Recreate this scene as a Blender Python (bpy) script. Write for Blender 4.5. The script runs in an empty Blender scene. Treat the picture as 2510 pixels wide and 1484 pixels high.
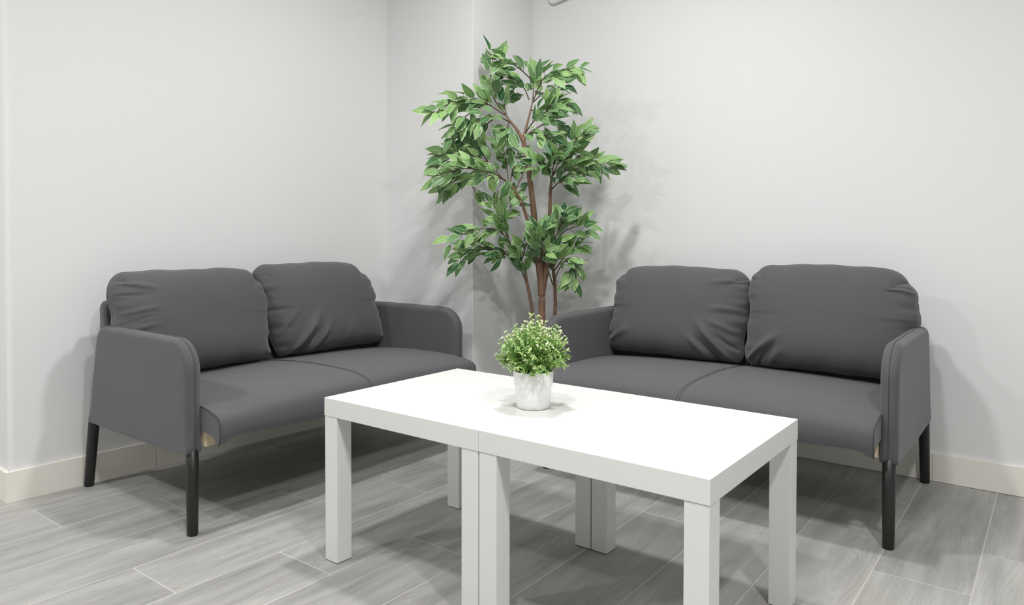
import bpy, bmesh, math, random
from mathutils import Vector, Matrix

random.seed(7)
SC = bpy.context.scene
COL = SC.collection

# ------------------------------------------------------------------ camera
YAW = math.radians(37.26235)          # the floor planks, tables and sofas run along X and Y
PITCH, ROLL = 0.0199425, 0.0015684
F, CX, CY, H0 = 1768.965, 1255.0, 615.18, 0.8918
W_PX, H_PX = 2510, 1484
_c, _s = math.cos(YAW), math.sin(YAW)


def rot(x, y):
    return (_c * x - _s * y, _s * x + _c * y)


def make_camera():
    cd = bpy.data.cameras.new('camera')
    o = bpy.data.objects.new('camera', cd)
    COL.objects.link(o)
    cp, sp = math.cos(PITCH), math.sin(PITCH)
    r = Vector((1, 0, 0)); fw = Vector((0, cp, -sp)); up = Vector((0, sp, cp))
    cr, sr = math.cos(ROLL), math.sin(ROLL)
    r2 = r * cr + up * sr
    u2 = up * cr - r * sr
    def R(v):
        a, b = rot(v.x, v.y)
        return Vector((a, b, v.z))
    r2, u2, b2 = R(r2), R(u2), R(-fw)
    m = Matrix(((r2.x, u2.x, b2.x, 0), (r2.y, u2.y, b2.y, 0), (r2.z, u2.z, b2.z, H0), (0, 0, 0, 1)))
    o.matrix_world = m
    cd.sensor_fit = 'HORIZONTAL'
    cd.sensor_width = 36.0
    cd.lens = F * 36.0 / W_PX
    cd.shift_x = 0.0
    cd.shift_y = -(H_PX / 2 - CY) / W_PX
    cd.clip_start = 0.05
    SC.camera = o
    return o


def at(px, py, depth):
    """World point seen at a photo position, this far from the camera plane."""
    fx = (px - CX) / F * depth
    z = H0 + depth * (-(py - CY) / F - PITCH)
    x, y = rot(fx, depth)
    return Vector((x, y, z))


# ------------------------------------------------------------------ materials
def new_mat(name):
    m = bpy.data.materials.new(name)
    m.use_nodes = True
    nt = m.node_tree
    b = nt.nodes['Principled BSDF']
    return m, nt, b


def N(nt, typ, **kw):
    n = nt.nodes.new(typ)
    for k, v in kw.items():
        if k.startswith('i_'):
            key = k[2:]
            n.inputs[int(key) if key.isdigit() else key].default_value = v
        else:
            setattr(n, k, v)
    return n


def math_node(nt, op, a, b=None, c=None):
    n = nt.nodes.new('ShaderNodeMath'); n.operation = op
    for i, v in enumerate((a, b, c)):
        if v is None:
            continue
        if isinstance(v, (int, float)):
            n.inputs[i].default_value = v
        else:
            nt.links.new(v, n.inputs[i])
    return n.outputs[0]


def mix_rgb(nt, fac, a, b, mode='MIX'):
    n = nt.nodes.new('ShaderNodeMix'); n.data_type = 'RGBA'; n.blend_type = mode
    for i, v in ((0, fac), (6, a), (7, b)):
        if isinstance(v, (int, float)):
            n.inputs[i].default_value = v
        elif isinstance(v, tuple):
            n.inputs[i].default_value = v if len(v) == 4 else (*v, 1)
        else:
            nt.links.new(v, n.inputs[i])
    return n.outputs[2]


def plain(name, col, rough=0.5, spec=0.5, noise=0.0, nscale=30.0, bump=0.0, bscale=200.0, sheen=0.0, coat=0.0):
    m, nt, b = new_mat(name)
    b.inputs['Base Color'].default_value = (*col, 1)
    b.inputs['Roughness'].default_value = rough
    b.inputs['Specular IOR Level'].default_value = spec
    b.inputs['Sheen Weight'].default_value = sheen
    b.inputs['Coat Weight'].default_value = coat
    tc = N(nt, 'ShaderNodeTexCoord')
    if noise:
        n = N(nt, 'ShaderNodeTexNoise', i_Scale=nscale, i_Detail=4.0)
        nt.links.new(tc.outputs['Object'], n.inputs['Vector'])
        k = math_node(nt, 'MULTIPLY_ADD', n.outputs[0], 2 * noise, 1 - noise)
        c = mix_rgb(nt, 1.0, (*col, 1), k, 'MULTIPLY')
        nt.links.new(c, b.inputs['Base Color'])
    if bump:
        n2 = N(nt, 'ShaderNodeTexNoise', i_Scale=bscale, i_Detail=3.0)
        nt.links.new(tc.outputs['Object'], n2.inputs['Vector'])
        bp = N(nt, 'ShaderNodeBump', i_Strength=bump, i_Distance=0.002)
        nt.links.new(n2.outputs[0], bp.inputs['Height'])
        nt.links.new(bp.outputs[0], b.inputs['Normal'])
    return m


M = {}
M['wall'] = plain('wall_paint', (0.80, 0.80, 0.805), 0.6, 0.25, noise=0.012, nscale=1.2, bump=0.05, bscale=120)
M['far_wall'] = plain('grey_wall_paint', (0.78, 0.78, 0.78), 0.7, 0.2)
M['ceiling'] = plain('ceiling_paint', (0.86, 0.86, 0.86), 0.8, 0.2)
M['board'] = plain('baseboard_paint', (0.87, 0.86, 0.785), 0.4, 0.4, noise=0.02, nscale=3)
M['table'] = plain('white_foil', (0.76, 0.76, 0.745), 0.35, 0.5, noise=0.006, nscale=6)
M['felt'] = plain('black_felt', (0.015, 0.015, 0.015), 0.95, 0.2)
M['leg'] = plain('black_lacquer', (0.013, 0.013, 0.013), 0.42, 0.5, noise=0.15, nscale=60)
M['wood'] = plain('pale_wood', (0.72, 0.6, 0.42), 0.6, 0.3, noise=0.05, nscale=20)
M['ceramic'] = plain('white_ceramic', (0.80, 0.80, 0.79), 0.3, 0.5)
M['soil'] = plain('soil', (0.03, 0.024, 0.018), 0.95, 0.2, noise=0.4, nscale=150, bump=1.0, bscale=150)
M['plastic'] = plain('black_plastic_pot', (0.03, 0.03, 0.032), 0.5, 0.4)
M['device'] = plain('white_plastic', (0.80, 0.82, 0.80), 0.45, 0.4)
M['device_gap'] = plain('grey_plastic', (0.66, 0.68, 0.66), 0.5, 0.4)


def fabric():
    m, nt, b = new_mat('charcoal_fabric')
    tc = N(nt, 'ShaderNodeTexCoord')
    n = N(nt, 'ShaderNodeTexNoise', i_Scale=9.0, i_Detail=3.0)
    nt.links.new(tc.outputs['Object'], n.inputs['Vector'])
    n2 = N(nt, 'ShaderNodeTexNoise', i_Scale=420.0, i_Detail=2.0)
    nt.links.new(tc.outputs['Object'], n2.inputs['Vector'])
    k = math_node(nt, 'MULTIPLY_ADD', n.outputs[0], 0.16, 0.92)
    k2 = math_node(nt, 'MULTIPLY_ADD', n2.outputs[0], 0.25, 0.875)
    k3 = math_node(nt, 'MULTIPLY', k, k2)
    c = mix_rgb(nt, 1.0, (0.094, 0.0945, 0.1025, 1), k3, 'MULTIPLY')
    nt.links.new(c, b.inputs['Base Color'])
    b.inputs['Roughness'].default_value = 0.85
    b.inputs['Specular IOR Level'].default_value = 0.25
    b.inputs['Sheen Weight'].default_value = 0.20
    b.inputs['Sheen Roughness'].default_value = 0.5
    bp = N(nt, 'ShaderNodeBump', i_Strength=0.25, i_Distance=0.001)
    nt.links.new(n2.outputs[0], bp.inputs['Height'])
    nt.links.new(bp.outputs[0], b.inputs['Normal'])
    return m


M['fabric'] = fabric()
M['seam'] = plain('charcoal_thread', (0.06, 0.06, 0.065), 0.9, 0.2)


def floor_mat():
    m, nt, b = new_mat('grey_wood_tile')
    L = nt.links
    geo = N(nt, 'ShaderNodeNewGeometry')
    sep = N(nt, 'ShaderNodeSeparateXYZ'); L.new(geo.outputs['Position'], sep.inputs[0])
    X, Y = sep.outputs[0], sep.outputs[1]
    w, ln = 0.2257, 0.8945
    cu = math_node(nt, 'DIVIDE', math_node(nt, 'ADD', X, 1.9705), w)
    col = math_node(nt, 'FLOOR', cu)
    fu = math_node(nt, 'SUBTRACT', cu, col)
    yo = math_node(nt, 'MULTIPLY_ADD', col, 0.2985, 0.912)
    cv = math_node(nt, 'DIVIDE', math_node(nt, 'SUBTRACT', Y, yo), ln)
    row = math_node(nt, 'FLOOR', cv)
    fv = math_node(nt, 'SUBTRACT', cv, row)
    # distance to the plank edges in metres
    du = math_node(nt, 'MULTIPLY', math_node(nt, 'MINIMUM', fu, math_node(nt, 'SUBTRACT', 1.0, fu)), w)
    dv = math_node(nt, 'MULTIPLY', math_node(nt, 'MINIMUM', fv, math_node(nt, 'SUBTRACT', 1.0, fv)), ln)
    d = math_node(nt, 'MINIMUM', du, dv)
    mr = N(nt, 'ShaderNodeMapRange', i_1=0.0011, i_2=0.0021, i_3=1.0, i_4=0.0)
    L.new(d, mr.inputs[0])
    grout = mr.outputs[0]
    idv = N(nt, 'ShaderNodeCombineXYZ'); L.new(col, idv.inputs[0]); L.new(row, idv.inputs[1])
    wn = N(nt, 'ShaderNodeTexWhiteNoise', noise_dimensions='3D'); L.new(idv.outputs[0], wn.inputs['Vector'])
    rnd = wn.outputs['Value']
    sepc = N(nt, 'ShaderNodeSeparateColor'); L.new(wn.outputs['Color'], sepc.inputs[0])
    # grain coordinates: stretched along Y, shifted per plank
    gx = math_node(nt, 'MULTIPLY_ADD', rnd, 13.7, X)
    gy = math_node(nt, 'MULTIPLY_ADD', sepc.outputs[1], 9.1, Y)
    def vec(sx, sy):
        cmb = N(nt, 'ShaderNodeCombineXYZ')
        L.new(math_node(nt, 'MULTIPLY', gx, sx), cmb.inputs[0])
        L.new(math_node(nt, 'MULTIPLY', gy, sy), cmb.inputs[1])
        return cmb.outputs[0]
    fine = N(nt, 'ShaderNodeTexNoise', i_Scale=1.0, i_Detail=6.0, i_Roughness=0.65)
    L.new(vec(95, 6), fine.inputs['Vector'])
    mid = N(nt, 'ShaderNodeTexNoise', i_Scale=1.0, i_Detail=5.0, i_Roughness=0.6)
    L.new(vec(22, 2.6), mid.inputs['Vector'])
    big = N(nt, 'ShaderNodeTexNoise', i_Scale=1.0, i_Detail=3.0, i_Roughness=0.55)
    L.new(vec(5.5, 2.2), big.inputs['Vector'])
    # cathedral grain rings, only on parts of some planks
    wv = N(nt, 'ShaderNodeTexWave', wave_type='RINGS', rings_direction='Z')
    wv.inputs['Scale'].default_value = 1.0
    wv.inputs['Distortion'].default_value = 9.0
    wv.inputs['Detail'].default_value = 2.0
    wv.inputs['Detail Scale'].default_value = 1.2
    cu2 = N(nt, 'ShaderNodeCombineXYZ')
    L.new(math_node(nt, 'MULTIPLY', math_node(nt, 'SUBTRACT', fu, sepc.outputs[0]), 7.0), cu2.inputs[0])
    L.new(math_node(nt, 'MULTIPLY', math_node(nt, 'SUBTRACT', fv, sepc.outputs[2]), 5.0), cu2.inputs[1])
    L.new(cu2.outputs[0], wv.inputs['Vector'])
    wmask = N(nt, 'ShaderNodeMapRange', i_1=0.44, i_2=0.64, i_3=0.0, i_4=1.0)
    L.new(big.outputs[0], wmask.inputs[0])
    ring = math_node(nt, 'MULTIPLY', math_node(nt, 'SUBTRACT', wv.outputs[1], 0.5), math_node(nt, 'MULTIPLY', wmask.outputs[0], 0.15))
    t = math_node(nt, 'MULTIPLY_ADD', math_node(nt, 'SUBTRACT', fine.outputs[0], 0.5), 0.28, 1.0)
    t = math_node(nt, 'ADD', t, math_node(nt, 'MULTIPLY', math_node(nt, 'SUBTRACT', mid.outputs[0], 0.5), 0.90))
    t = math_node(nt, 'ADD', t, math_node(nt, 'MULTIPLY', math_node(nt, 'SUBTRACT', big.outputs[0], 0.5), 0.62))
    t = math_node(nt, 'ADD', t, ring)
    t = math_node(nt, 'ADD', t, math_node(nt, 'MULTIPLY', math_node(nt, 'SUBTRACT', rnd, 0.5), 0.16))
    tint = N(nt, 'ShaderNodeTexNoise', i_Scale=1.0, i_Detail=1.0)
    L.new(vec(6, 2), tint.inputs['Vector'])
    base = mix_rgb(nt, tint.outputs[0], (0.380, 0.376, 0.370), (0.380, 0.374, 0.348))
    base = mix_rgb(nt, 1.0, base, t, 'MULTIPLY')
    gcol = mix_rgb(nt, fine.outputs[0], (0.47, 0.465, 0.45), (0.66, 0.65, 0.63))
    c = mix_rgb(nt, grout, base, gcol)
    L.new(c, b.inputs['Base Color'])
    b.inputs['Roughness'].default_value = 0.48
    b.inputs['Specular IOR Level'].default_value = 0.35
    hgt = math_node(nt, 'ADD', math_node(nt, 'MULTIPLY', grout, -0.6), math_node(nt, 'MULTIPLY', fine.outputs[0], 0.25))
    bp = N(nt, 'ShaderNodeBump', i_Strength=0.35, i_Distance=0.0015)
    L.new(hgt, bp.inputs['Height']); L.new(bp.outputs[0], b.inputs['Normal'])
    return m


M['floor'] = floor_mat()


def leaf_mat(name, dark, light, rim, rim_from, rough=0.45, trans=0.15):
    """Leaf colour from the leaf's own UV: u across the blade (rim at the edges); 'tone' varies leaf by leaf."""
    m, nt, b = new_mat(name)
    L = nt.links
    uv = N(nt, 'ShaderNodeUVMap'); uv.uv_map = 'UVMap'
    sp = N(nt, 'ShaderNodeSeparateXYZ'); L.new(uv.outputs[0], sp.inputs[0])
    at_ = N(nt, 'ShaderNodeAttribute'); at_.attribute_name = 'tone'
    c = mix_rgb(nt, at_.outputs['Fac'], dark, light)
    e = math_node(nt, 'ABSOLUTE', math_node(nt, 'MULTIPLY_ADD', sp.outputs[0], 2.0, -1.0))
    tc = N(nt, 'ShaderNodeTexCoord')
    nz = N(nt, 'ShaderNodeTexNoise', i_Scale=90.0, i_Detail=2.0); L.new(tc.outputs['Object'], nz.inputs['Vector'])
    e2 = math_node(nt, 'ADD', e, math_node(nt, 'MULTIPLY_ADD', nz.outputs[0], 0.5, -0.25))
    mr = N(nt, 'ShaderNodeMapRange', i_1=rim_from, i_2=rim_from + 0.12, i_3=0.0, i_4=1.0); L.new(e2, mr.inputs[0])
    mrib = N(nt, 'ShaderNodeMapRange', i_1=0.03, i_2=0.09, i_3=0.45, i_4=0.0); L.new(e, mrib.inputs[0])
    c2 = mix_rgb(nt, mrib.outputs[0], c, rim)
    c3 = mix_rgb(nt, mr.outputs[0], c2, rim)
    L.new(c3, b.inputs['Base Color'])
    b.inputs['Roughness'].default_value = rough
    b.inputs['Specular IOR Level'].default_value = 0.4
    tr = N(nt, 'ShaderNodeBsdfTranslucent'); L.new(c3, tr.inputs['Color'])
    ms = N(nt, 'ShaderNodeMixShader'); ms.inputs[0].default_value = trans
    L.new(b.outputs[0], ms.inputs[1]); L.new(tr.outputs[0], ms.inputs[2])
    L.new(ms.outputs[0], nt.nodes['Material Output'].inputs['Surface'])
    return m


M['ficus'] = leaf_mat('ficus_leaf', (0.042, 0.155, 0.052), (0.33, 0.54, 0.19), (0.78, 0.84, 0.66), 0.87)
M['herb'] = leaf_mat('herb_leaf', (0.17, 0.38, 0.07), (0.62, 0.82, 0.34), (0.70, 0.8, 0.45), 0.95, 0.5, 0.2)
M['tip'] = leaf_mat('cream_tip', (0.62, 0.72, 0.36), (0.88, 0.9, 0.68), (0.9, 0.92, 0.75), 0.95, 0.5, 0.2)
M['twig'] = plain('twig_brown', (0.12, 0.085, 0.06), 0.7, 0.3, noise=0.3, nscale=40)
M['herb_stem'] = plain('herb_stem', (0.2, 0.38, 0.1), 0.6, 0.3)


def trunk_mat():
    m, nt, b = new_mat('ficus_trunk')
    L = nt.links
    tc = N(nt, 'ShaderNodeTexCoord')
    mp = N(nt, 'ShaderNodeMapping'); mp.inputs['Scale'].default_value = (60, 60, 7)
    L.new(tc.outputs['Object'], mp.inputs['Vector'])
    n = N(nt, 'ShaderNodeTexNoise', i_Scale=1.0, i_Detail=5.0); L.new(mp.outputs[0], n.inputs['Vector'])
    c = mix_rgb(nt, n.outputs[0], (0.10, 0.058, 0.038), (0.34, 0.205, 0.125))
    L.new(c, b.inputs['Base Color'])
    b.inputs['Roughness'].default_value = 0.6
    bp = N(nt, 'ShaderNodeBump', i_Strength=0.3, i_Distance=0.002)
    L.new(n.outputs[0], bp.inputs['Height']); L.new(bp.outputs[0], b.inputs['Normal'])
    return m


M['trunk'] = trunk_mat()


# ------------------------------------------------------------------ object helpers
def link(name, me, m=None, parent=None, smooth=False):
    o = bpy.data.objects.new(name, me)
    COL.objects.link(o)
    if m:
        me.materials.append(m)
    if smooth:
        for p in me.polygons:
            p.use_smooth = True
    if parent:
        o.parent = parent
    return o


def from_bm(name, bm, m, parent=None, smooth=False):
    me = bpy.data.meshes.new(name)
    bmesh.ops.recalc_face_normals(bm, faces=bm.faces)
    bm.to_mesh(me); bm.free()
    return link(name, me, m, parent, smooth)


def thing(name, label, cat, loc=(0, 0, 0), rz=0.0, group=None):
    o = bpy.data.objects.new(name, None)
    COL.objects.link(o)
    o.empty_display_size = 0.1
    o.location = loc; o.rotation_euler = (0, 0, rz)
    tag(o, label, cat, group)
    return o


def tag(o, label=None, cat=None, group=None, kind=None):
    if label: o['label'] = label
    if cat: o['category'] = cat
    if group: o['group'] = group
    if kind: o['kind'] = kind
    return o


def box_bm(x0, x1, y0, y1, z0, z1, bm=None, bevel=0.0, seg=2):
    own = bm is None
    if own:
        bm = bmesh.new()
    r = bmesh.ops.create_cube(bm, size=1.0)
    vs = r['verts']
    for v in vs:
        v.co = Vector(((x0 + x1) / 2 + v.co.x * (x1 - x0), (y0 + y1) / 2 + v.co.y * (y1 - y0), (z0 + z1) / 2 + v.co.z * (z1 - z0)))
    if bevel:
        es = list({e for v in vs for e in v.link_edges})
        bmesh.ops.bevel(bm, geom=es, offset=bevel, segments=seg, profile=0.5, affect='EDGES')
    return bm


def tube_bm(pts, radii, n=8, bm=None, cap=True):
    if bm is None:
        bm = bmesh.new()
    pts = [Vector(p) for p in pts]
    rings = []
    up = Vector((0, 0, 1))
    prev = None
    for i, p in enumerate(pts):
        t = (pts[min(i + 1, len(pts) - 1)] - pts[max(i - 1, 0)])
        if t.length < 1e-9:
            t = Vector((0, 0, 1))
        t.normalize()
        if prev is None:
            a = t.cross(up)
            if a.length < 0.05:
                a = t.cross(Vector((1, 0, 0)))
        else:
            a = prev - t * prev.dot(t)
        a.normalize(); prev = a
        b = t.cross(a)
        r = radii[i] if isinstance(radii, (list, tuple)) else radii
        rings.append([bm.verts.new(p + (a * math.cos(2 * math.pi * k / n) + b * math.sin(2 * math.pi * k / n)) * r) for k in range(n)])
    for i in range(len(rings) - 1):
        for k in range(n):
            bm.faces.new((rings[i][k], rings[i][(k + 1) % n], rings[i + 1][(k + 1) % n], rings[i + 1][k]))
    if cap:
        bm.faces.new(rings[0][::-1]); bm.faces.new(rings[-1])
    return bm


def lathe_bm(prof, n=48, bm=None, center=(0, 0)):
    if bm is None:
        bm = bmesh.new()
    rings = []
    for r, z in prof:
        if r < 1e-6:
            rings.append([bm.verts.new((center[0], center[1], z))])
        else:
            rings.append([bm.verts.new((center[0] + r * math.cos(2 * math.pi * k / n), center[1] + r * math.sin(2 * math.pi * k / n), z)) for k in range(n)])
    for a, b in zip(rings, rings[1:]):
        for k in range(n):
            k2 = (k + 1) % n
            if len(a) == 1 and len(b) == 1:
                continue
            if len(a) == 1:
                bm.faces.new((a[0], b[k], b[k2]))
            elif len(b) == 1:
                bm.faces.new((a[k], b[0], a[k2]))
            else:
                bm.faces.new((a[k], a[k2], b[k2], b[k]))
    return bm


def smoothstep(a, b, x):
    t = max(0.0, min(1.0, (x - a) / (b - a)))
    return t * t * (3 - 2 * t)


def catmull(pts, n):
    """n points along a Catmull-Rom curve through pts."""
    pts = [Vector(p) for p in pts]
    out = []
    m = len(pts) - 1
    for i in range(n):
        t = i / (n - 1) * m
        k = min(int(t), m - 1); u = t - k
        p1, p2 = pts[k], pts[k + 1]
        p0 = pts[k - 1] if k > 0 else p1 * 2 - p2
        p3 = pts[k + 2] if k + 2 <= m else p2 * 2 - p1
        out.append(0.5 * ((2 * p1) + (p2 - p0) * u + (2 * p0 - 5 * p1 + 4 * p2 - p3) * u * u + (3 * p1 - p0 - 3 * p2 + p3) * u ** 3))
    return out


# ------------------------------------------------------------------ the room
CEIL = 2.58
tag(from_bm('floor', box_bm(-4.6, 2.3, -3.2, 3.5, -0.05, 0.0), M['floor']), kind='structure')
tag(from_bm('ceiling', box_bm(-4.6, 2.3, -3.2, 3.5, CEIL, CEIL + 0.05), M['ceiling']), kind='structure')

# left wall: a thick pier; its near end turns a rounded corner
LA = math.radians(88.38)
LD = Vector((math.cos(LA), math.sin(LA), 0)); LN = Vector((math.sin(LA), -math.cos(LA), 0))
LP = Vector((-2.7785, 0.878, 0))            # on the face of the left baseboard, at its near corner
BT = 0.012                                  # baseboard thickness


def slab_along(p, d, n, s0, s1, t0, t1, z0, z1, bevel_edge=None):
    bm = bmesh.new()
    vs = []
    for z in (z0, z1):
        for s, t in ((s0, t0), (s1, t0), (s1, t1), (s0, t1)):
            q = p + d * s + n * t
            vs.append(bm.verts.new((q.x, q.y, z)))
    bm.faces.new(vs[0:4]); bm.faces.new(vs[4:8])
    for k in range(4):
        bm.faces.new((vs[k], vs[(k + 1) % 4], vs[4 + (k + 1) % 4], vs[4 + k]))
    if bevel_edge:
        bm.edges.ensure_lookup_table()
        # the vertical edge at (s0, t1)
        e = [e for e in bm.edges if set(e.verts) == {vs[3], vs[7]}]
        bmesh.ops.bevel(bm, geom=e, offset=bevel_edge, segments=6, profile=0.5, affect='EDGES')
    return bm


wl = from_bm('wall_left', slab_along(LP, LD, LN, BT, 2.30, -1.3, -BT, 0, CEIL, bevel_edge=0.016), M['wall'], smooth=False)
tag(wl, kind='structure')
RY = 3.013                                  # face of the right baseboard
CX0, CY0 = -2.170, 2.553                    # the boxed-out column in the corner: its visible edge
tag(from_bm('wall_right', box_bm(-2.3, 2.3, RY + BT, 3.5, 0, CEIL), M['wall']), kind='structure')
tag(from_bm('wall_corner', box_bm(-2.9, CX0, CY0, 3.2, 0, CEIL, bevel=0.003), M['wall']), kind='structure')
tag(from_bm('wall_side', box_bm(2.2, 2.3, -3.2, RY + BT, 0, CEIL), M['far_wall']), kind='structure')
tag(from_bm('wall_front', box_bm(-4.6, 2.2, -3.2, -3.1, 0, CEIL), M['far_wall']), kind='structure')
tag(from_bm('wall_corridor', box_bm(-4.6, -4.5, -3.1, 3.5, 0, CEIL), M['far_wall']), kind='structure')

BH = 0.102
JL = (1.372 - LP.y) / LD.y
bm = slab_along(LP, LD, LN, 0, JL - 0.0006, -BT, 0, 0, BH)
bm2 = slab_along(LP, LD, LN, 0, BT, -1.3, -BT, 0, BH)
me_tmp = bpy.data.meshes.new('tmp'); bm2.to_mesh(me_tmp); bm2.free(); bm.from_mesh(me_tmp); bpy.data.meshes.remove(me_tmp)
tag(from_bm('baseboard_left', bm, M['board']), kind='structure')
tag(from_bm('baseboard_left_far', slab_along(LP, LD, LN, JL + 0.0006, CY0 - BT - LP.y, -BT, 0, 0, BH), M['board']), kind='structure')
tag(from_bm('baseboard_right', box_bm(CX0, -0.3635, RY, RY + BT, 0.0015, BH), M['board']), kind='structure')
tag(from_bm('baseboard_right_near', box_bm(-0.3625, 2.2, RY, RY + BT, 0.0015, BH), M['board']), kind='structure')
bm = box_bm(-2.735, CX0 + BT, CY0 - BT, CY0, 0, BH); box_bm(CX0, CX0 + BT, CY0, RY, 0, BH, bm)
tag(from_bm('baseboard_corner', bm, M['board']), kind='structure')


# ------------------------------------------------------------------ tables
def make_table(label, x0, z_off):
    t = thing('side_table', label, 'table', (x0 + 0.275, 1.2572 + 0.275, 0), 0, 'white square side tables')
    h = 0.275
    from_bm('tabletop', box_bm(-h, h, -h, h, 0.40 + z_off, 0.45 + z_off, bevel=0.0012, seg=2), M['table'], t)
    e = 0.0015
    for sx in (-1, 1):
        for sy in (-1, 1):
            xa, xb = sorted((sx * (h - e), sx * (h - e - 0.05)))
            ya, yb = sorted((sy * (h - e), sy * (h - e - 0.05)))
            lg = from_bm('leg', box_bm(xa, xb, ya, yb, 0.002, 0.3996 + z_off, bevel=0.0008, seg=2), M['table'], t)
            tag(from_bm('foot_pad', box_bm(xa + .002, xb - .002, ya + .002, yb - .002, 0.0, 0.002), M['felt'], lg), 'thin black felt pad')
    return t


make_table('white square side table pushed against its twin, empty top, nearer the left sofa', -1.6030, -0.0004)
make_table('white square side table carrying the potted green herb, nearer the right sofa', -1.0522, 0.0)


# ------------------------------------------------------------------ sofas
def arc(cx, cy, r, a0, a1, n):
    return [(cx + r * math.cos(math.radians(a0 + (a1 - a0) * i / n)), cy + r * math.sin(math.radians(a0 + (a1 - a0) * i / n))) for i in range(n + 1)]


def arm_outline():
    pts = []
    pts += arc(0.008, 0.262, 0.020, 250, 180, 4)              # front bottom, softly rounded
    pts += arc(0.083, 0.490, 0.0955, 180, 92, 10)
    pts += [(0.25, 0.5865), (0.42, 0.5865)]
    pts += arc(0.532, 0.523, 0.063, 88, 8, 9)
    pts += [(0.615, 0.44), (0.635, 0.34)]
    pts += arc(0.640, 0.253, 0.013, 5, -80, 4)
    pts += [(0.45, 0.2385), (0.25, 0.2385)]
    return pts


def resample(pts, n):
    P = [Vector((p[0], p[1])) for p in pts] + [Vector((pts[0][0], pts[0][1]))]
    d = [0]
    for a, b in zip(P, P[1:]):
        d.append(d[-1] + (b - a).length)
    out = []
    for i in range(n):
        t = d[-1] * i / n
        k = max(j for j in range(len(d) - 1) if d[j] <= t + 1e-9)
        u = (t - d[k]) / max(1e-9, d[k + 1] - d[k])
        out.append(P[k].lerp(P[k + 1], u))
    return out


def make_arm(parent, xc):
    """Upholstered arm panel: rounded outline in y-z, soft edges across its thickness."""
    ol = resample(arm_outline(), 150)
    n = len(ol)
    nrm = []
    for i in range(n):
        t = ol[(i + 1) % n] - ol[i - 1]
        t.normalize()
        nrm.append(Vector((t.y, -t.x)))
    area = sum(ol[i].x * ol[(i + 1) % n].y - ol[(i + 1) % n].x * ol[i].y for i in range(n))
    if area < 0:
        nrm = [-q for q in nrm]
    ht, er = 0.0245, 0.021
    bm = bmesh.new()
    rings = []
    steps = 8
    for j in range(2 * steps + 1):
        a = math.pi * j / (2 * steps)          # 0..pi across the thickness
        x = ht * math.copysign(abs(math.cos(a)) ** 0.9, math.cos(a))
        insets = [(0.005 + 0.016 * smoothstep(0.245, 0.31, p.y)) * (1 - math.sin(a) ** 0.9) for p in ol]
        rings.append([bm.verts.new((xc + x, ol[i].x - nrm[i].x * insets[i], ol[i].y - nrm[i].y * insets[i])) for i in range(n)])
    for a, b in zip(rings, rings[1:]):
        for i in range(n):
            bm.faces.new((a[i], a[(i + 1) % n], b[(i + 1) % n], b[i]))
    cen = Vector((0, 0.31, 0.41))
    for ring in (rings[0], rings[-1]):
        inner = []
        for v in ring:
            q = v.co.copy(); k = 1 - 0.012 / max(0.05, math.hypot(q.y - cen.y, q.z - cen.z))
            inner.append(bm.verts.new((q.x, cen.y + (q.y - cen.y) * k, cen.z + (q.z - cen.z) * k)))
        for i in range(n):
            bm.faces.new((ring[i], ring[(i + 1) % n], inner[(i + 1) % n], inner[i]))
        bm.faces.new(inner)
    arm = from_bm('armrest', bm, M['fabric'], parent, True)
    seam = [(xc, ol[i].x + nrm[i].x * 0.0002, ol[i].y + nrm[i].y * 0.0002) for i in range(n)]
    seam.append(seam[0])
    from_bm('seam', tube_bm(seam, 0.0011, 5), M['seam'], arm, True)
    return arm


SEAT_PROF = [  # y, z of the seat section near its ends, front bottom to back
    (-0.104, 0.298), (-0.1115, 0.316), (-0.1125, 0.334), (-0.1110, 0.349), (-0.1050, 0.361), (-0.0930, 0.3695), (-0.072, 0.3765), (-0.038, 0.384),
    (0.0, 0.389), (0.10, 0.393), (0.22, 0.3935), (0.32, 0.390), (0.44, 0.381), (0.56, 0.37), (0.62, 0.36)]


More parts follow.
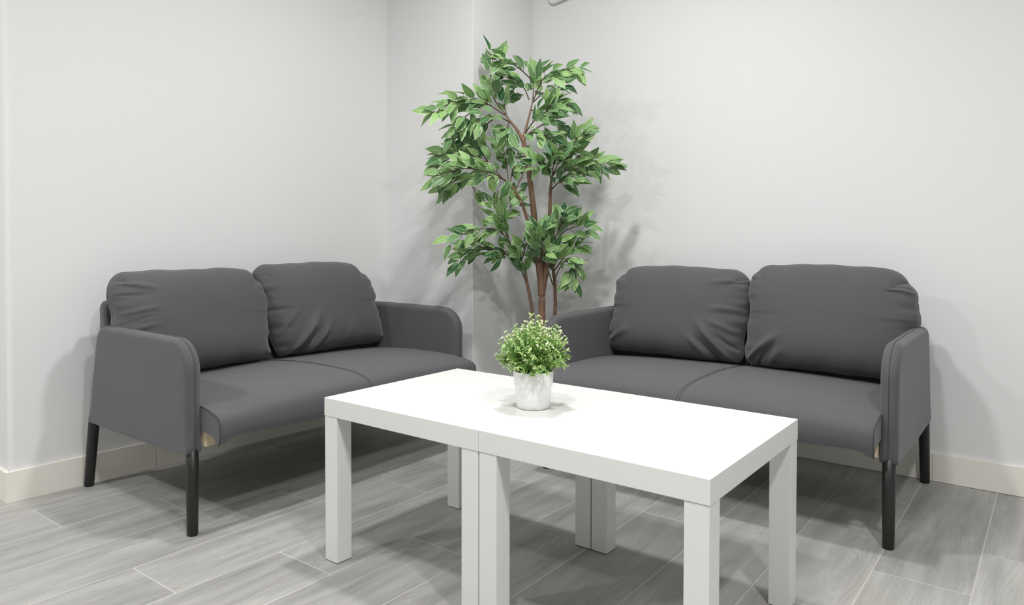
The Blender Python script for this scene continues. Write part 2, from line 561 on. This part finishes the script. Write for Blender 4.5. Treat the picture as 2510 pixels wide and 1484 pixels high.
def make_seat(parent):
    hw = 0.5725
    nx = 64
    bm = bmesh.new()
    grid = []
    for i in range(nx + 1):
        u = -1 + 2 * i / nx
        u = math.copysign(abs(u) ** 0.8, u)
        x = u * hw
        crown = (1 - abs(u) ** 2.2)
        seamdip = -0.0016 * math.exp(-(x / 0.006) ** 2) - 0.0015 * math.exp(-(x / 0.05) ** 2)
        edge = smoothstep(0.965, 1.0, abs(u))
        row = []
        for k, (y, z) in enumerate(SEAT_PROF):
            f = smoothstep(0.32, 0.385, z)
            yy = y - 0.004 - 0.003 * crown * (1 - smoothstep(-0.09, 0.1, y)) + edge * 0.004
            zz = z + (0.019 * crown + seamdip) * f - edge * 0.004 * f
            if y < -0.03 and k < 3:
                tab = math.exp(-((hw - abs(x)) / 0.028) ** 2)
                zz -= (0.017 * tab) * (1 - k / 3.0)
                zz += 0.004 * (1 - k / 3.0) * math.sin(x * 11 + 1.0) * (1 - tab)
                yy -= seamdip * -1.0
            row.append((x, yy, zz))
        grid.append(row)
    V = [[bm.verts.new(p) for p in r] for r in grid]
    # underside: recessed towards the back
    under = []
    for r in grid:
        x, y, z = r[0]
        au = abs(x) / hw
        under.append([bm.verts.new((x, y + 0.03, z + 0.006 + 0.016 * smoothstep(0.97, 1, au))), bm.verts.new((x, 0.0, 0.315)), bm.verts.new((x, 0.62, 0.315))])
    for i in range(nx):
        for k in range(len(SEAT_PROF) - 1):
            bm.faces.new((V[i][k], V[i + 1][k], V[i + 1][k + 1], V[i][k + 1]))
        a, b = under[i], under[i + 1]
        bm.faces.new((V[i][0], a[0], b[0], V[i + 1][0]))
        bm.faces.new((a[0], a[1], b[1], b[0]))
        bm.faces.new((a[1], a[2], b[2], b[1]))
        bm.faces.new((a[2], V[i][-1], V[i + 1][-1], b[2]))
    for i in (0, nx):
        bm.faces.new(V[i][:] + [under[i][2], under[i][1], under[i][0]])
    seat = from_bm('seat', bm, M['fabric'], parent, True)
    es = seat.modifiers.new('edge', 'EDGE_SPLIT'); es.split_angle = math.radians(50)
    # end piping and the pair of stitch lines at the middle
    for i in (0, nx):
        pts = [Vector(p) + Vector((0, -0.0003, 0.0003)) for p in grid[i]]
        from_bm('piping', tube_bm(catmull(pts, 60), 0.0016, 6), M['seam'], seat, True)
    mid = grid[nx // 2]
    for dx in (-0.005, 0.005):
        pts = [Vector((dx, p[1] - 0.0002, p[2] + 0.0008 * smoothstep(0.32, 0.385, p[2]))) for p in mid]
        from_bm('stitch_line', tube_bm(catmull(pts, 60), 0.0006, 5), M['seam'], seat, True)
    return seat


def make_backrest(parent):
    """Padded back panel that stands behind the loose cushions."""
    prof = [(0.500, 0.35), (0.560, 0.50), (0.602, 0.62)] + arc(0.628, 0.640, 0.027, 165, 20, 6) + [(0.650, 0.58), (0.622, 0.45), (0.60, 0.31), (0.52, 0.30)]
    bm = bmesh.new()
    rows = []
    hw = 0.575
    for x, sh in ((-hw, .012), (-hw + .006, .004), (-hw + .02, 0), (0, 0), (hw - .02, 0), (hw - .006, .004), (hw, .012)):
        cy = sum(p[0] for p in prof) / len(prof); cz = sum(p[1] for p in prof) / len(prof)
        rows.append([bm.verts.new((x, p[0] + (cy - p[0]) * sh * 8, p[1] - sh * (1 if p[1] > .5 else -1))) for p in prof])
    n = len(prof)
    for a, b in zip(rows, rows[1:]):
        for i in range(n):
            bm.faces.new((a[i], a[(i + 1) % n], b[(i + 1) % n], b[i]))
    bm.faces.new(rows[0][::-1]); bm.faces.new(rows[-1])
    return from_bm('backrest', bm, M['fabric'], parent, True)


def make_sofa(label, loc, rz):
    t = thing('loveseat', label, 'sofa', loc, rz, 'charcoal two-seat sofas')
    make_arm(t, -0.592); make_arm(t, 0.592)
    make_seat(t)
    make_backrest(t)
    # pale timber rails below the seat, showing only at the cut corners of the cover
    bm = box_bm(-0.566, 0.566, 0.06, 0.085, 0.262, 0.313)
    box_bm(-0.566, -0.536, -0.022, 0.60, 0.264, 0.314, bm); box_bm(0.536, 0.566, -0.022, 0.60, 0.264, 0.314, bm)
    box_bm(-0.566, 0.566, 0.575, 0.60, 0.262, 0.313, bm)
    tag(from_bm('seat_rail', bm, M['wood'], t), 'pale timber rail under the seat')
    for sx in (-1, 1):
        xc = sx * 0.592
        from_bm('leg', tube_bm([(xc, 0.008, 0.0), (xc, 0.008, 0.004), (xc, 0.007, 0.12), (xc, 0.006, 0.30)], [0.0145, 0.0160, 0.0172, 0.0180], 20), M['leg'], t, True)
        from_bm('leg', tube_bm([(xc, 0.707, 0.0), (xc, 0.7065, 0.004), (xc, 0.684, 0.12), (xc, 0.660, 0.238), (xc, 0.612, 0.285)], [0.0145, 0.0160, 0.0172, 0.0180, 0.0120], 20), M['leg'], t, True)
    return t


SOFA_L = make_sofa('charcoal two-seat sofa with black legs against the left wall', (-2.040, 1.714, 0), math.pi / 2)
SOFA_R = make_sofa('charcoal two-seat sofa with black legs right of the tall tree', (-0.974, 2.275, 0), 0)


# ------------------------------------------------------------------ loose back cushions
def pillow(name, label, sofa_loc, sofa_rz, xc, wid, hgt, thick, y_bot, lean, z_bot, seed, folds, sag=(0, 0), radius=(0.09, 0.09), bottom=0.024, shear=0.0, group='loose back cushions'):
    """A stuffed cushion. folds: (x0,z0,x1,z1,width,height) ridges in cushion units, -1..1 across and 0..1 up."""
    rnd = random.Random(seed)
    nu, nv = 120, 84
    a, b = wid / 2, hgt / 2
    ph = [rnd.uniform(0, 6.28) for _ in range(8)]

    def outline(u, v):
        x, z = u * a, v * b
        r = (radius[0] if u < 0 else radius[1]) if v > 0 else bottom
        dx, dz = abs(x) - (a - r), abs(z) - (b - r)
        if dx > 0 and dz > 0:
            m = max(dx, dz); l = math.hypot(dx, dz)
            x = math.copysign(a - r + dx / l * m, x); z = math.copysign(b - r + dz / l * m, z)
        # slightly uneven edges
        x += (0.004 * math.sin(5 * v + ph[0]) + 0.003 * math.sin(11 * v + ph[1])) * abs(u) ** 4 - 0.012 * math.copysign(1, u) * abs(u) ** 3 * (v * v) * 0
        z += (0.0016 * math.sin(6 * u + ph[2]) + 0.0012 * math.sin(15 * u + ph[3])) * abs(v) ** 4
        s = sag[0] if u < 0 else sag[1]
        if v > 0:
            z -= s * abs(u) ** 3 * v
        x += shear * v
        return x, z

    def depth(u, v):
        k = max(0.0, (1 - abs(u) ** 3.2) * (1 - abs(v) ** (3.0 if v > 0 else 3.6))) ** (0.42 if v > 0 else 0.5)
        return thick / 2 * k * (1.0 - 0.10 * v)

    def wr(u, v):
        w = 0.0
        e = max(abs(u), abs(v))
        # small gathers running in from the piped edge
        g = smoothstep(0.72, 0.98, e) * (1 - smoothstep(0.985, 1.0, e))
        if abs(u) > abs(v):
            w += g * (0.0022 * math.sin(v * 17 + ph[4]) + 0.0016 * math.sin(v * 31 + ph[5]))
        else:
            w += g * (0.0014 * math.sin(u * 14 + ph[6]) + 0.001 * math.sin(u * 27 + ph[7]))
        # broad soft unevenness
        w += 0.004 * math.sin(2.1 * u + ph[0]) * math.sin(1.7 * v + ph[2])
        for (x0, z0, x1, z1, fw, fh) in folds:
            v0, v1 = z0 * 2 - 1, z1 * 2 - 1
            dx, dz = x1 - x0, (v1 - v0)
            L2 = dx * dx + dz * dz
            t = ((u - x0) * dx + (v - v0) * dz) / L2
            px, pz = x0 + dx * t, v0 + dz * t
            dd = math.hypot(u - px, v - pz)
            along = smoothstep(-0.15, 0.12, t) * (1 - smoothstep(0.45, 1.05, t))
            wl_ = fw * (0.55 + 0.9 * max(0, min(1, t)))
            w += fh * along * math.exp(-(dd / wl_) ** 2)
        return w

    bm = bmesh.new()
    fr, bk = [], []
    for i in range(nu + 1):
        u = -1 + 2 * i / nu
        u = math.sin(u * math.pi / 2) * 0.5 + u * 0.5
        cf, cb = [], []
        for j in range(nv + 1):
            v = -1 + 2 * j / nv
            v = math.sin(v * math.pi / 2) * 0.5 + v * 0.5
            x, z = outline(u, v)
            d = depth(u, v)
            border = i in (0, nu) or j in (0, nv)
            pf = bm.verts.new((x, -d - (0 if border else wr(u, v)), z + b))
            cf.append(pf)
            cb.append(pf if border else bm.verts.new((x, d * 0.75, z + b)))
        fr.append(cf); bk.append(cb)
    for i in range(nu):
        for j in range(nv):
            bm.faces.new((fr[i][j], fr[i + 1][j], fr[i + 1][j + 1], fr[i][j + 1]))
            q = [bk[i][j], bk[i][j + 1], bk[i + 1][j + 1], bk[i + 1][j]]
            if len(set(q)) >= 3 and not all(v in (fr[i][j], fr[i + 1][j], fr[i + 1][j + 1], fr[i][j + 1]) for v in q):
                try:
                    bm.faces.new(q)
                except ValueError:
                    pass
    # the piped edge seam
    ring = [fr[i][0] for i in range(nu + 1)] + [fr[nu][j] for j in range(1, nv + 1)] + [fr[i][nv] for i in range(nu - 1, -1, -1)] + [fr[0][j] for j in range(nv - 1, 0, -1)]
    ring = [v.co.copy() for v in ring]; ring.append(ring[0])
    o = from_bm(name, bm, M['fabric'], None, True)
    tag(o, label, 'cushion', group)
    sm = from_bm('edge_seam', tube_bm(ring, 0.0016, 5), M['fabric'], o, True)
    lx, ly = xc, y_bot
    cr, sr = math.cos(sofa_rz), math.sin(sofa_rz)
    o.location = (sofa_loc[0] + cr * lx - sr * ly, sofa_loc[1] + sr * lx + cr * ly, z_bot)
    o.rotation_euler = (-lean, 0, sofa_rz)
    return o


LL, LR = (-2.040, 1.714, 0), math.pi / 2
RL, RR = (-0.974, 2.275, 0), 0.0
pillow('back_cushion', 'charcoal back cushion of the left sofa, nearest the left wall end', LL, LR, -0.311, 0.585, 0.368, 0.20, 0.465, 0.17, 0.405, 1,
       [(-0.97, 0.60, -0.5, 0.64, 0.035, 0.006), (-0.98, 0.42, -0.5, 0.5, 0.04, 0.006), (-0.97, 0.50, -0.6, 0.56, 0.025, -0.004), (-0.95, 0.90, -0.5, 0.80, 0.045, 0.010), (-0.97, 0.78, -0.6, 0.74, 0.03, -0.006)],
       sag=(0.006, 0.018), radius=(0.055, 0.10))
pillow('back_cushion', 'charcoal back cushion of the left sofa with deep folds, nearer the tree', LL, LR, 0.262, 0.575, 0.378, 0.20, 0.465, 0.17, 0.405, 2,
       [(-0.84, 0.03, -0.28, 0.46, 0.045, 0.024), (-0.72, 0.01, -0.30, 0.30, 0.04, -0.020), (-0.60, -0.02, -0.16, 0.34, 0.045, 0.020), (-0.47, 0.0, -0.2, 0.2, 0.03, -0.006), (-0.93, 0.25, -0.55, 0.55, 0.05, 0.006), (0.05, 0.05, 0.25, 0.3, 0.05, 0.005)],
       sag=(0.012, 0.02), radius=(0.07, 0.10), shear=-0.040)
pillow('back_cushion', 'charcoal back cushion of the right sofa with crumpled corner, beside the tree', RL, RR, -0.276, 0.585, 0.368, 0.20, 0.465, 0.17, 0.405, 3,
       [(0.88, 0.02, 0.38, 0.44, 0.05, 0.024), (0.76, 0.0, 0.40, 0.26, 0.035, -0.018), (0.64, -0.02, 0.30, 0.27, 0.04, 0.016), (0.97, 0.12, 0.6, 0.30, 0.035, -0.010), (0.95, 0.30, 0.45, 0.45, 0.06, 0.008), (0.95, 0.55, 0.5, 0.55, 0.05, 0.006), (0.95, 0.90, 0.4, 0.80, 0.06, 0.010), (-0.9, 0.12, -0.5, 0.3, 0.07, 0.010)],
       sag=(0.012, 0.025), radius=(0.09, 0.075), shear=0.012)
pillow('back_cushion', 'charcoal back cushion of the right sofa, smooth and rightmost of all', RL, RR, 0.306, 0.575, 0.388, 0.20, 0.465, 0.17, 0.405, 4,
       [(-0.94, 0.04, -0.48, 0.34, 0.05, 0.020), (-0.82, 0.0, -0.52, 0.24, 0.035, -0.014), (-0.70, -0.02, -0.42, 0.2, 0.04, 0.008), (0.98, 0.80, 0.6, 0.84, 0.05, 0.012)],
       sag=(0.010, 0.026), radius=(0.08, 0.11))


# ------------------------------------------------------------------ leaves
class LeafMesh:
    def __init__(self):
        self.v, self.f, self.uv, self.tone = [], [], [], []

    def leaf(self, base, d, nrm, length, width, tone, curl=0.15, fold=0.25, n=6):
        d = d.normalized()
        side = d.cross(nrm)
        if side.length < 1e-4:
            side = d.cross(Vector((0.3, 0.5, 0.8)))
        side.normalize()
        nn = side.cross(d).normalized()
        i0 = len(self.v)
        for k in range(n + 1):
            t = k / n
            w = width * 0.5 * (math.sin(math.pi * min(1, t ** 0.75)) ** 0.9 if 0 < t < 1 else 0) * (1 - 0.25 * t)
            c = base + d * (length * t) - nn * (curl * length * t * t)
            self.v += [c + side * w + nn * (fold * w), c, c - side * w + nn * (fold * w)]
        for k in range(n):
            a = i0 + 3 * k
            t0, t1 = k / n, (k + 1) / n
            self.f.append((a, a + 1, a + 4, a + 3)); self.uv.append(((0, t0), (0.5, t0), (0.5, t1), (0, t1)))
            self.f.append((a + 1, a + 2, a + 5, a + 4)); self.uv.append(((0.5, t0), (1, t0), (1, t1), (0.5, t1)))
            self.tone += [tone, tone]

    def build(self, name, m, parent):
        me = bpy.data.meshes.new(name)
        me.from_pydata([tuple(p) for p in self.v], [], self.f)
        uvl = me.uv_layers.new(name='UVMap')
        k = 0
        for quad in self.uv:
            for c in quad:
                uvl.data[k].uv = c; k += 1
        at_ = me.attributes.new('tone', 'FLOAT', 'FACE')
        at_.data.foreach_set('value', self.tone)
        return link(name, me, m, parent, True)


# ------------------------------------------------------------------ tall artificial ficus in the corner
D0 = 3.20
TREE = thing('ficus_tree', 'tall artificial tree with variegated green leaves in the corner between sofas', 'plant', tuple(at(1329, 1074, D0).xy) + (0.0,))
TO = Vector(TREE.location)


def tp(px, py, dz=0.0):
    return at(px, py, D0 + dz) - TO


def stem(name, pts, radii, parent, m, n=10, seg=28):
    P = catmull([tp(*q) for q in pts], seg)
    R = []
    for i in range(seg):
        t = i / (seg - 1) * (len(radii) - 1)
        k = min(int(t), len(radii) - 2); u = t - k
        R.append(radii[k] * (1 - u) + radii[k + 1] * u)
    return from_bm(name, tube_bm(P, R, n), m, parent, True)


from_bm('pot', lathe_bm([(0, 0.0), (0.078, 0.0), (0.082, 0.006), (0.10, 0.15), (0.104, 0.152), (0.104, 0.165), (0.098, 0.165), (0.095, 0.15), (0.0, 0.147)], 40), M['plastic'], TREE, True)
tr = stem('trunk', [(1329, 985, 0), (1329, 850, 0), (1328.5, 729, 0)], [0.0165, 0.0160, 0.0150], TREE, M['trunk'], 14)
tr2 = stem('trunk', [(1328, 727, 0), (1327, 690, 0), (1317, 610, 0), (1306, 500, 0), (1293, 400, 0), (1281, 338, 0)], [0.0160, 0.0185, 0.0150, 0.0130, 0.0110, 0.0100], TREE, M['trunk'], 14, 40)
stem('trunk', [(1329, 722, 0), (1337, 675, 0.0), (1344, 610, 0.01), (1347, 540, 0.01), (1349, 470, 0.0), (1353, 430, -0.02)], [0.013, 0.0125, 0.0095, 0.0085, 0.0075, 0.005], TREE, M['trunk'], 12, 40)
stem('trunk', [(1315, 985, 0.03), (1306, 780, 0.03), (1291, 690, 0.03), (1284, 650, 0.03), (1268, 630, 0.02)], [0.0085, 0.008, 0.0075, 0.006, 0.004], TREE, M['trunk'])
stem('trunk', [(1345, 985, 0.04), (1360, 785, 0.04), (1361, 720, 0.04), (1358, 670, 0.03), (1352, 630, 0.0)], [0.0085, 0.0085, 0.008, 0.006, 0.004], TREE, M['trunk'])
stem('trunk', [(1301, 590, 0), (1290, 531, 0.01), (1270, 481, 0.0), (1243, 446, -0.02), (1208, 428, -0.04)], [0.008, 0.0075, 0.0065, 0.005, 0.003], TREE, M['trunk'])
stem('trunk', [(1281, 345, 0), (1266, 318, 0.0), (1248, 296, 0), (1238, 282, 0)], [0.0085, 0.007, 0.005, 0.0035], TREE, M['trunk'])
stem('trunk', [(1282, 345, 0), (1288, 318, 0), (1298, 280, 0), (1306, 245, 0)], [0.0085, 0.006, 0.0045, 0.003], TREE, M['trunk'])

# sprays: twig points (px, py, depth offset), leaf count, spread, tone bias
SPR = [
    ([(1238, 282, 0), (1206, 235, .03), (1203, 180, .06), (1210, 128, .08)], 22, 1.0, .05),
    ([(1300, 195, 0), (1272, 170, -.03), (1243, 154, -.06), (1216, 152, -.08)], 15, 1.0, .15),
    ([(1296, 245, 0), (1283, 217, .04), (1258, 202, .06), (1236, 190, .08)], 14, .9, -.1),
    ([(1304, 255, 0), (1309, 208, .02), (1316, 165, .05)], 15, .9, -.05),
    ([(1306, 248, 0), (1333, 192, -.04), (1378, 172, -.09), (1420, 172, -.13)], 19, 1.0, .1),
    ([(1306, 252, 0), (1335, 226, .06), (1376, 208, .1)], 10, .9, -.1),
    ([(1300, 272, 0), (1340, 268, -.06), (1368, 246, -.1), (1392, 248, -.12)], 14, 1.0, .1),
    ([(1240, 285, 0), (1190, 255, -.04), (1130, 246, -.1), (1072, 278, -.16)], 34, 1.0, .1),
    ([(1242, 288, 0), (1236, 255, .04), (1252, 236, .08)], 12, .9, -.05),
    ([(1190, 257, -.04), (1152, 278, -.08), (1128, 305, -.1), (1104, 335, -.1)], 13, .9, .0),
    ([(1252, 302, 0), (1222, 288, -.05), (1182, 290, -.1), (1164, 298, -.12)], 10, .9, .05),
    ([(1215, 288, -.04), (1190, 308, .0), (1164, 330, -.02), (1145, 336, -.04)], 14, .9, -.15),
    ([(1248, 298, 0), (1242, 318, -.04), (1238, 338, -.06)], 7, .8, .0),
    ([(1285, 330, 0), (1308, 298, -.08), (1336, 276, -.13), (1352, 262, -.16)], 24, 1.0, -.02),
    ([(1285, 335, 0), (1330, 306, .05), (1362, 296, .09), (1378, 318, .12)], 15, .9, -.05),
    ([(1283, 340, 0), (1306, 326, -.08), (1332, 332, -.14), (1345, 342, -.15)], 15, .9, .1),
    ([(1355, 430, -.02), (1384, 395, -.06), (1402, 352, -.1), (1432, 326, -.14)], 18, .9, .1),
    ([(1353, 432, -.02), (1372, 385, .03), (1362, 345, .05)], 10, .8, .0),
    ([(1240, 444, -.02), (1204, 424, -.1), (1136, 414, -.18), (1072, 432, -.22)], 38, 1.1, .1),
    ([(1232, 438, -.02), (1188, 395, -.03), (1136, 380, -.05), (1082, 388, -.06)], 36, 1.1, .05),
    ([(1196, 400, 0), (1170, 355, -.04), (1146, 326, -.06)], 10, .9, .1),
    ([(1246, 446, 0), (1240, 398, .05), (1232, 362, .08), (1222, 342, .1)], 20, .9, .0),
    ([(1170, 418, -.12), (1124, 440, -.14), (1086, 458, -.14)], 18, .9, .1),
    ([(1250, 452, 0), (1258, 408, .05), (1270, 372, .09)], 17, .9, .0),
    ([(1205, 428, -.04), (1160, 452, -.05), (1168, 474, -.05)], 5, .8, .1),
    ([(1262, 470, 0), (1276, 440, .04), (1288, 420, .06)], 8, .8, -.05),
    ([(1352, 445, 0), (1342, 412, -.08), (1328, 402, -.12), (1312, 396, -.14)], 15, .9, .0),
    ([(1352, 450, 0), (1356, 408, -.1), (1362, 378, -.14)], 22, 1.0, .0),
    ([(1352, 445, 0), (1392, 416, -.03), (1442, 402, -.06), (1496, 414, -.08)], 34, 1.0, .1),
    ([(1351, 465, 0), (1376, 444, -.06), (1418, 436, -.12)], 13, .9, .05),
    ([(1384, 420, -.08), (1402, 380, -.05), (1420, 384, -.06)], 11, .8, .05),
    ([(1268, 640, .02), (1236, 578, -.04), (1190, 560, -.1), (1108, 584, -.18)], 24, .9, .0),
    ([(1272, 655, .02), (1236, 622, .0), (1178, 606, -.03), (1126, 634, -.04)], 27, .9, .0),
    ([(1252, 600, .0), (1228, 545, -.06), (1216, 505, -.08), (1222, 470, -.08)], 24, 1.1, .2),
    ([(1248, 595, .0), (1240, 540, -.02), (1250, 508, .03), (1262, 494, .05)], 15, 1.1, .25),
    ([(1276, 650, .02), (1290, 602, -.06), (1312, 560, -.1)], 28, 1.1, .0),
    ([(1262, 632, .02), (1240, 618, -.04), (1222, 628, -.05)], 8, .8, .0),
    ([(1290, 692, .03), (1278, 664, .0), (1272, 640, -.02)], 14, .8, -.1),
    ([(1356, 680, .03), (1352, 620, -.04), (1370, 560, -.08), (1382, 532, -.1)], 30, 1.0, .05),
    ([(1352, 610, .0), (1378, 572, -.06), (1410, 556, -.1), (1436, 552, -.12)], 16, .9, -.05),
    ([(1358, 665, .03), (1392, 620, -.02), (1424, 594, -.05)], 12, .9, .1),
    ([(1357, 690, .03), (1382, 642, -.06), (1406, 652, -.08), (1402, 686, -.08)], 24, 1.0, .05),
    ([(1320, 650, 0), (1330, 612, -.1), (1326, 572, -.12)], 26, 1.1, -.05),
    ([(1356, 700, .03), (1340, 655, .04), (1325, 630, .05)], 18, 1.0, -.15),
]
rl = random.Random(11)
for pts, cnt, spread, bias in SPR:
    P = catmull([tp(*q) for q in pts], 30)
    lm = LeafMesh()
    tw = bmesh.new()
    tube_bm(P, [0.0032 * (1 - 0.65 * i / 29) for i in range(30)], 5, tw)
    cnt = int(cnt * 1.12)
    for k in range(cnt):
        t = 0.22 + 0.78 * (k + rl.uniform(-.3, .3)) / max(1, cnt - 1)
        t = min(1.0, max(0.15, t))
        i = min(28, int(t * 29))
        p = P[i].lerp(P[i + 1], t * 29 - i) if i < 29 else P[-1].copy()
        tan = (P[min(29, i + 2)] - P[max(0, i - 1)]).normalized()
        # side twigs carry the leaves a little away from the main twig
        ang = rl.uniform(0, 2 * math.pi)
        a1 = tan.cross(Vector((0, 0, 1)))
        if a1.length < 0.1:
            a1 = tan.cross(Vector((1, 0, 0)))
        a1.normalize(); b1 = tan.cross(a1)
        out = (a1 * math.cos(ang) + b1 * math.sin(ang))
        off = rl.uniform(0.004, 0.030) * spread
        root = p + out * off + tan * off * 0.6
        tube_bm([p, (p + root) / 2 + tan * 0.002, root], [0.0013, 0.001, 0.0008], 4, tw, False)
        d = tan * rl.uniform(0.6, 1.25) + out * rl.uniform(0.25, 0.85) + Vector((0, 0, rl.uniform(-0.30, 0.12)))
        nrm = Vector((0.55 + rl.uniform(-.8, .8), -0.75 + rl.uniform(-.8, .8), 0.6 + rl.uniform(-.5, .5)))
        ln = rl.uniform(0.062, 0.090)
        lm.leaf(root, d, nrm, ln, ln * rl.uniform(0.44, 0.56), min(1, max(0, rl.gauss(0.42 + bias, 0.26))), rl.uniform(-.05, .3), rl.uniform(.1, .45))
    sp = lm.build('leaf_spray', M['ficus'], TREE)
    from_bm('twig', tw, M['twig'], sp, True)


# ------------------------------------------------------------------ small potted herb on the table
PX, PY = -1.081, 1.513
HERB = thing('potted_herb', 'small bushy green herb in a white ceramic pot on the table', 'plant', (PX, PY, 0.450))
prof = [(0.0, 0.0), (0.0385, 0.0), (0.0425, 0.003), (0.0445, 0.012), (0.0465, 0.045), (0.0468, 0.0525), (0.0475, 0.0545), (0.0500, 0.0590), (0.0510, 0.0650), (0.0522, 0.0945), (0.0516, 0.0965), (0.0500, 0.0965), (0.0490, 0.0930), (0.0470, 0.080), (0.0, 0.080)]
from_bm('pot', lathe_bm(prof, 64), M['ceramic'], HERB, True)
sbm = lathe_bm([(0.0, 0.090), (0.02, 0.0905), (0.0475, 0.086)], 32)
from_bm('soil', sbm, M['soil'], HERB, True)
rh = random.Random(5)
leafs, tips, stems = LeafMesh(), LeafMesh(), bmesh.new()
C0 = Vector((0, 0, 0.142))
view = Vector((0, 0, 0)) - Vector((PX, PY, 0)); view.z = 0; view.normalize()
right = Vector((_c, _s, 0))
extra = [(-right * 0.093 + Vector((0, 0, 0.131)), 3), (right * 0.090 + Vector((0, 0, 0.129)), 3), (right * 0.074 + view * 0.02 + Vector((0, 0, 0.118)), 2),
         (-right * 0.080 + Vector((0, 0, 0.118)), 3), (view * 0.068 - right * 0.002 + Vector((0, 0, 0.096)), 3), (view * 0.055 - right * 0.055 + Vector((0, 0, 0.112)), 2),
         (right * 0.012 + Vector((0, 0, 0.232)), 2), (-right * 0.006 + Vector((0, 0, 0.238)), 2), (right * 0.082 + Vector((0, 0, 0.165)), 3)]
targets = []
for k in range(260):
    g = math.pi * (3 - math.sqrt(5)) * k
    zz = 1 - (k + 0.5) / 260 * 1.42
    rr = math.sqrt(max(0, 1 - zz * zz))
    d = Vector((rr * math.cos(g), rr * math.sin(g), zz))
    rad = rh.uniform(0.80, 1.05) if k % 3 else rh.uniform(0.45, 0.85)
    dd = Vector((math.copysign(abs(d.x) ** .85, d.x), math.copysign(abs(d.y) ** .85, d.y), math.copysign(abs(d.z) ** .85, d.z)))
    targets.append((C0 + Vector((dd.x * 0.083, dd.y * 0.083, dd.z * 0.080)) * rad, 1 if rad > .8 else 0))
for e, w in extra:
    for _ in range(w):
        targets.append((e + Vector((rh.uniform(-.006, .006), rh.uniform(-.006, .006), rh.uniform(-.004, .006))), 1))
for tgt, outer in targets:
    b0 = Vector((tgt.x * 0.28, tgt.y * 0.28, 0.088))
    midp = b0.lerp(tgt, 0.5) + Vector((0, 0, 0.012))
    midr = math.hypot(midp.x, midp.y)
    P = catmull([b0, midp, tgt], 10)
    tube_bm(P, [0.0008] * 10, 4, stems, False)
    for i in range(3, 10):
        tan = (P[min(9, i + 1)] - P[i - 1]).normalized()
        for q in range(3 if i < 9 else 5):
            out = Vector((rh.gauss(0, 1), rh.gauss(0, 1), rh.gauss(0, .8))).normalized()
            d = tan * rh.uniform(.2, .9) + out * 0.8
            ln = rh.uniform(0.0075, 0.0145)
            zrel = (P[i].z - 0.09) / 0.14
            tone = min(1, max(0, rh.gauss(0.30 + 0.30 * zrel, 0.22)))
            if i >= 8 and outer and rh.random() < (0.85 if tgt.z > 0.17 else 0.5):
                tips.leaf(P[i], d, Vector((0, 0, 1)), ln * 0.72, ln * 0.52, rh.random(), 0.1, 0.2, 3)
            else:
                leafs.leaf(P[i], d, Vector((rh.uniform(-.4, .4), rh.uniform(-.4, .4), 1)), ln, ln * rh.uniform(.42, .6), tone, 0.2, 0.2, 3)
fo = leafs.build('foliage', M['herb'], HERB)
tag(tips.build('flower_tips', M['tip'], fo), 'tiny cream coloured leaf tips')
from_bm('stems', stems, M['herb_stem'], fo, True)


# ------------------------------------------------------------------ white device cut by the top of the frame, high on the right wall
def make_device():
    t = thing('wall_sensor', 'white rounded sensor housing high on the right wall, cut by the frame top', 'sensor', (-1.985, RY + BT, 2.125))
    t.rotation_euler = (0, math.radians(-9.0), 0)
    def slab(hw, z0, z1, y0, y1, r, bevel):
        pts = arc(hw - r, z1 - r, r, 0, 90, 8) + arc(-hw + r, z1 - r, r, 90, 180, 8) + arc(-hw + r, z0 + r, r, 180, 270, 8) + arc(hw - r, z0 + r, r, 270, 360, 8)
        bm = bmesh.new()
        a = [bm.verts.new((x, y0, z)) for x, z in pts]
        b = [bm.verts.new((x, y1, z)) for x, z in pts]
        n = len(pts)
        for i in range(n):
            bm.faces.new((a[i], a[(i + 1) % n], b[(i + 1) % n], b[i]))
        f = bm.faces.new(a); bm.faces.new(b[::-1])
        bmesh.ops.bevel(bm, geom=list(f.edges), offset=bevel, segments=4, profile=0.5, affect='EDGES')
        return bm
    from_bm('base_plate', slab(0.088, -0.068, 0.068, -0.004, 0.0, 0.032, 0.002), M['device_gap'], t, True)
    from_bm('housing', slab(0.085, -0.065, 0.065, -0.020, -0.004, 0.032, 0.008), M['device'], t, True)


make_device()


# ------------------------------------------------------------------ lights: ceiling downlights and one added fill lamp
def lamp(x, y, power, size=0.11, z=CEIL - 0.012, col=(1, 0.99, 0.975), spread=180):
    ld = bpy.data.lights.new('downlight_or_fill', 'AREA')
    ld.shape = 'DISK'; ld.size = size; ld.energy = power; ld.color = col
    ld.spread = math.radians(spread)
    o = bpy.data.objects.new('downlight_or_fill', ld)
    COL.objects.link(o)
    o.location = (x, y, z)
    return o


for lx, ly, lp in ((-1.26, 1.70, 25), (-0.55, 0.42, 25), (0.42, 0.60, 31), (-2.45, -0.85, 30), (-3.60, -0.60, 16)):  # next-to-last lamp is unseen fill, added to brighten the corner column's front
    lamp(lx, ly, lp, size=0.16, spread=170)

w = bpy.data.worlds.new('world'); SC.world = w
w.use_nodes = True
w.node_tree.nodes['Background'].inputs[0].default_value = (0.9, 0.95, 1, 1)
w.node_tree.nodes['Background'].inputs[1].default_value = 0.15

make_camera()
vs = SC.view_settings
SC.display_settings.display_device = 'sRGB'
vs.view_transform = 'Standard'; vs.look = 'None'; vs.gamma = 1.0; vs.use_curve_mapping = False
vs.exposure = 0.0
SC.cycles.use_denoising = True
SC.cycles.max_bounces = 8
SC.cycles.diffuse_bounces = 5
SC.cycles.sample_clamp_indirect = 6.0
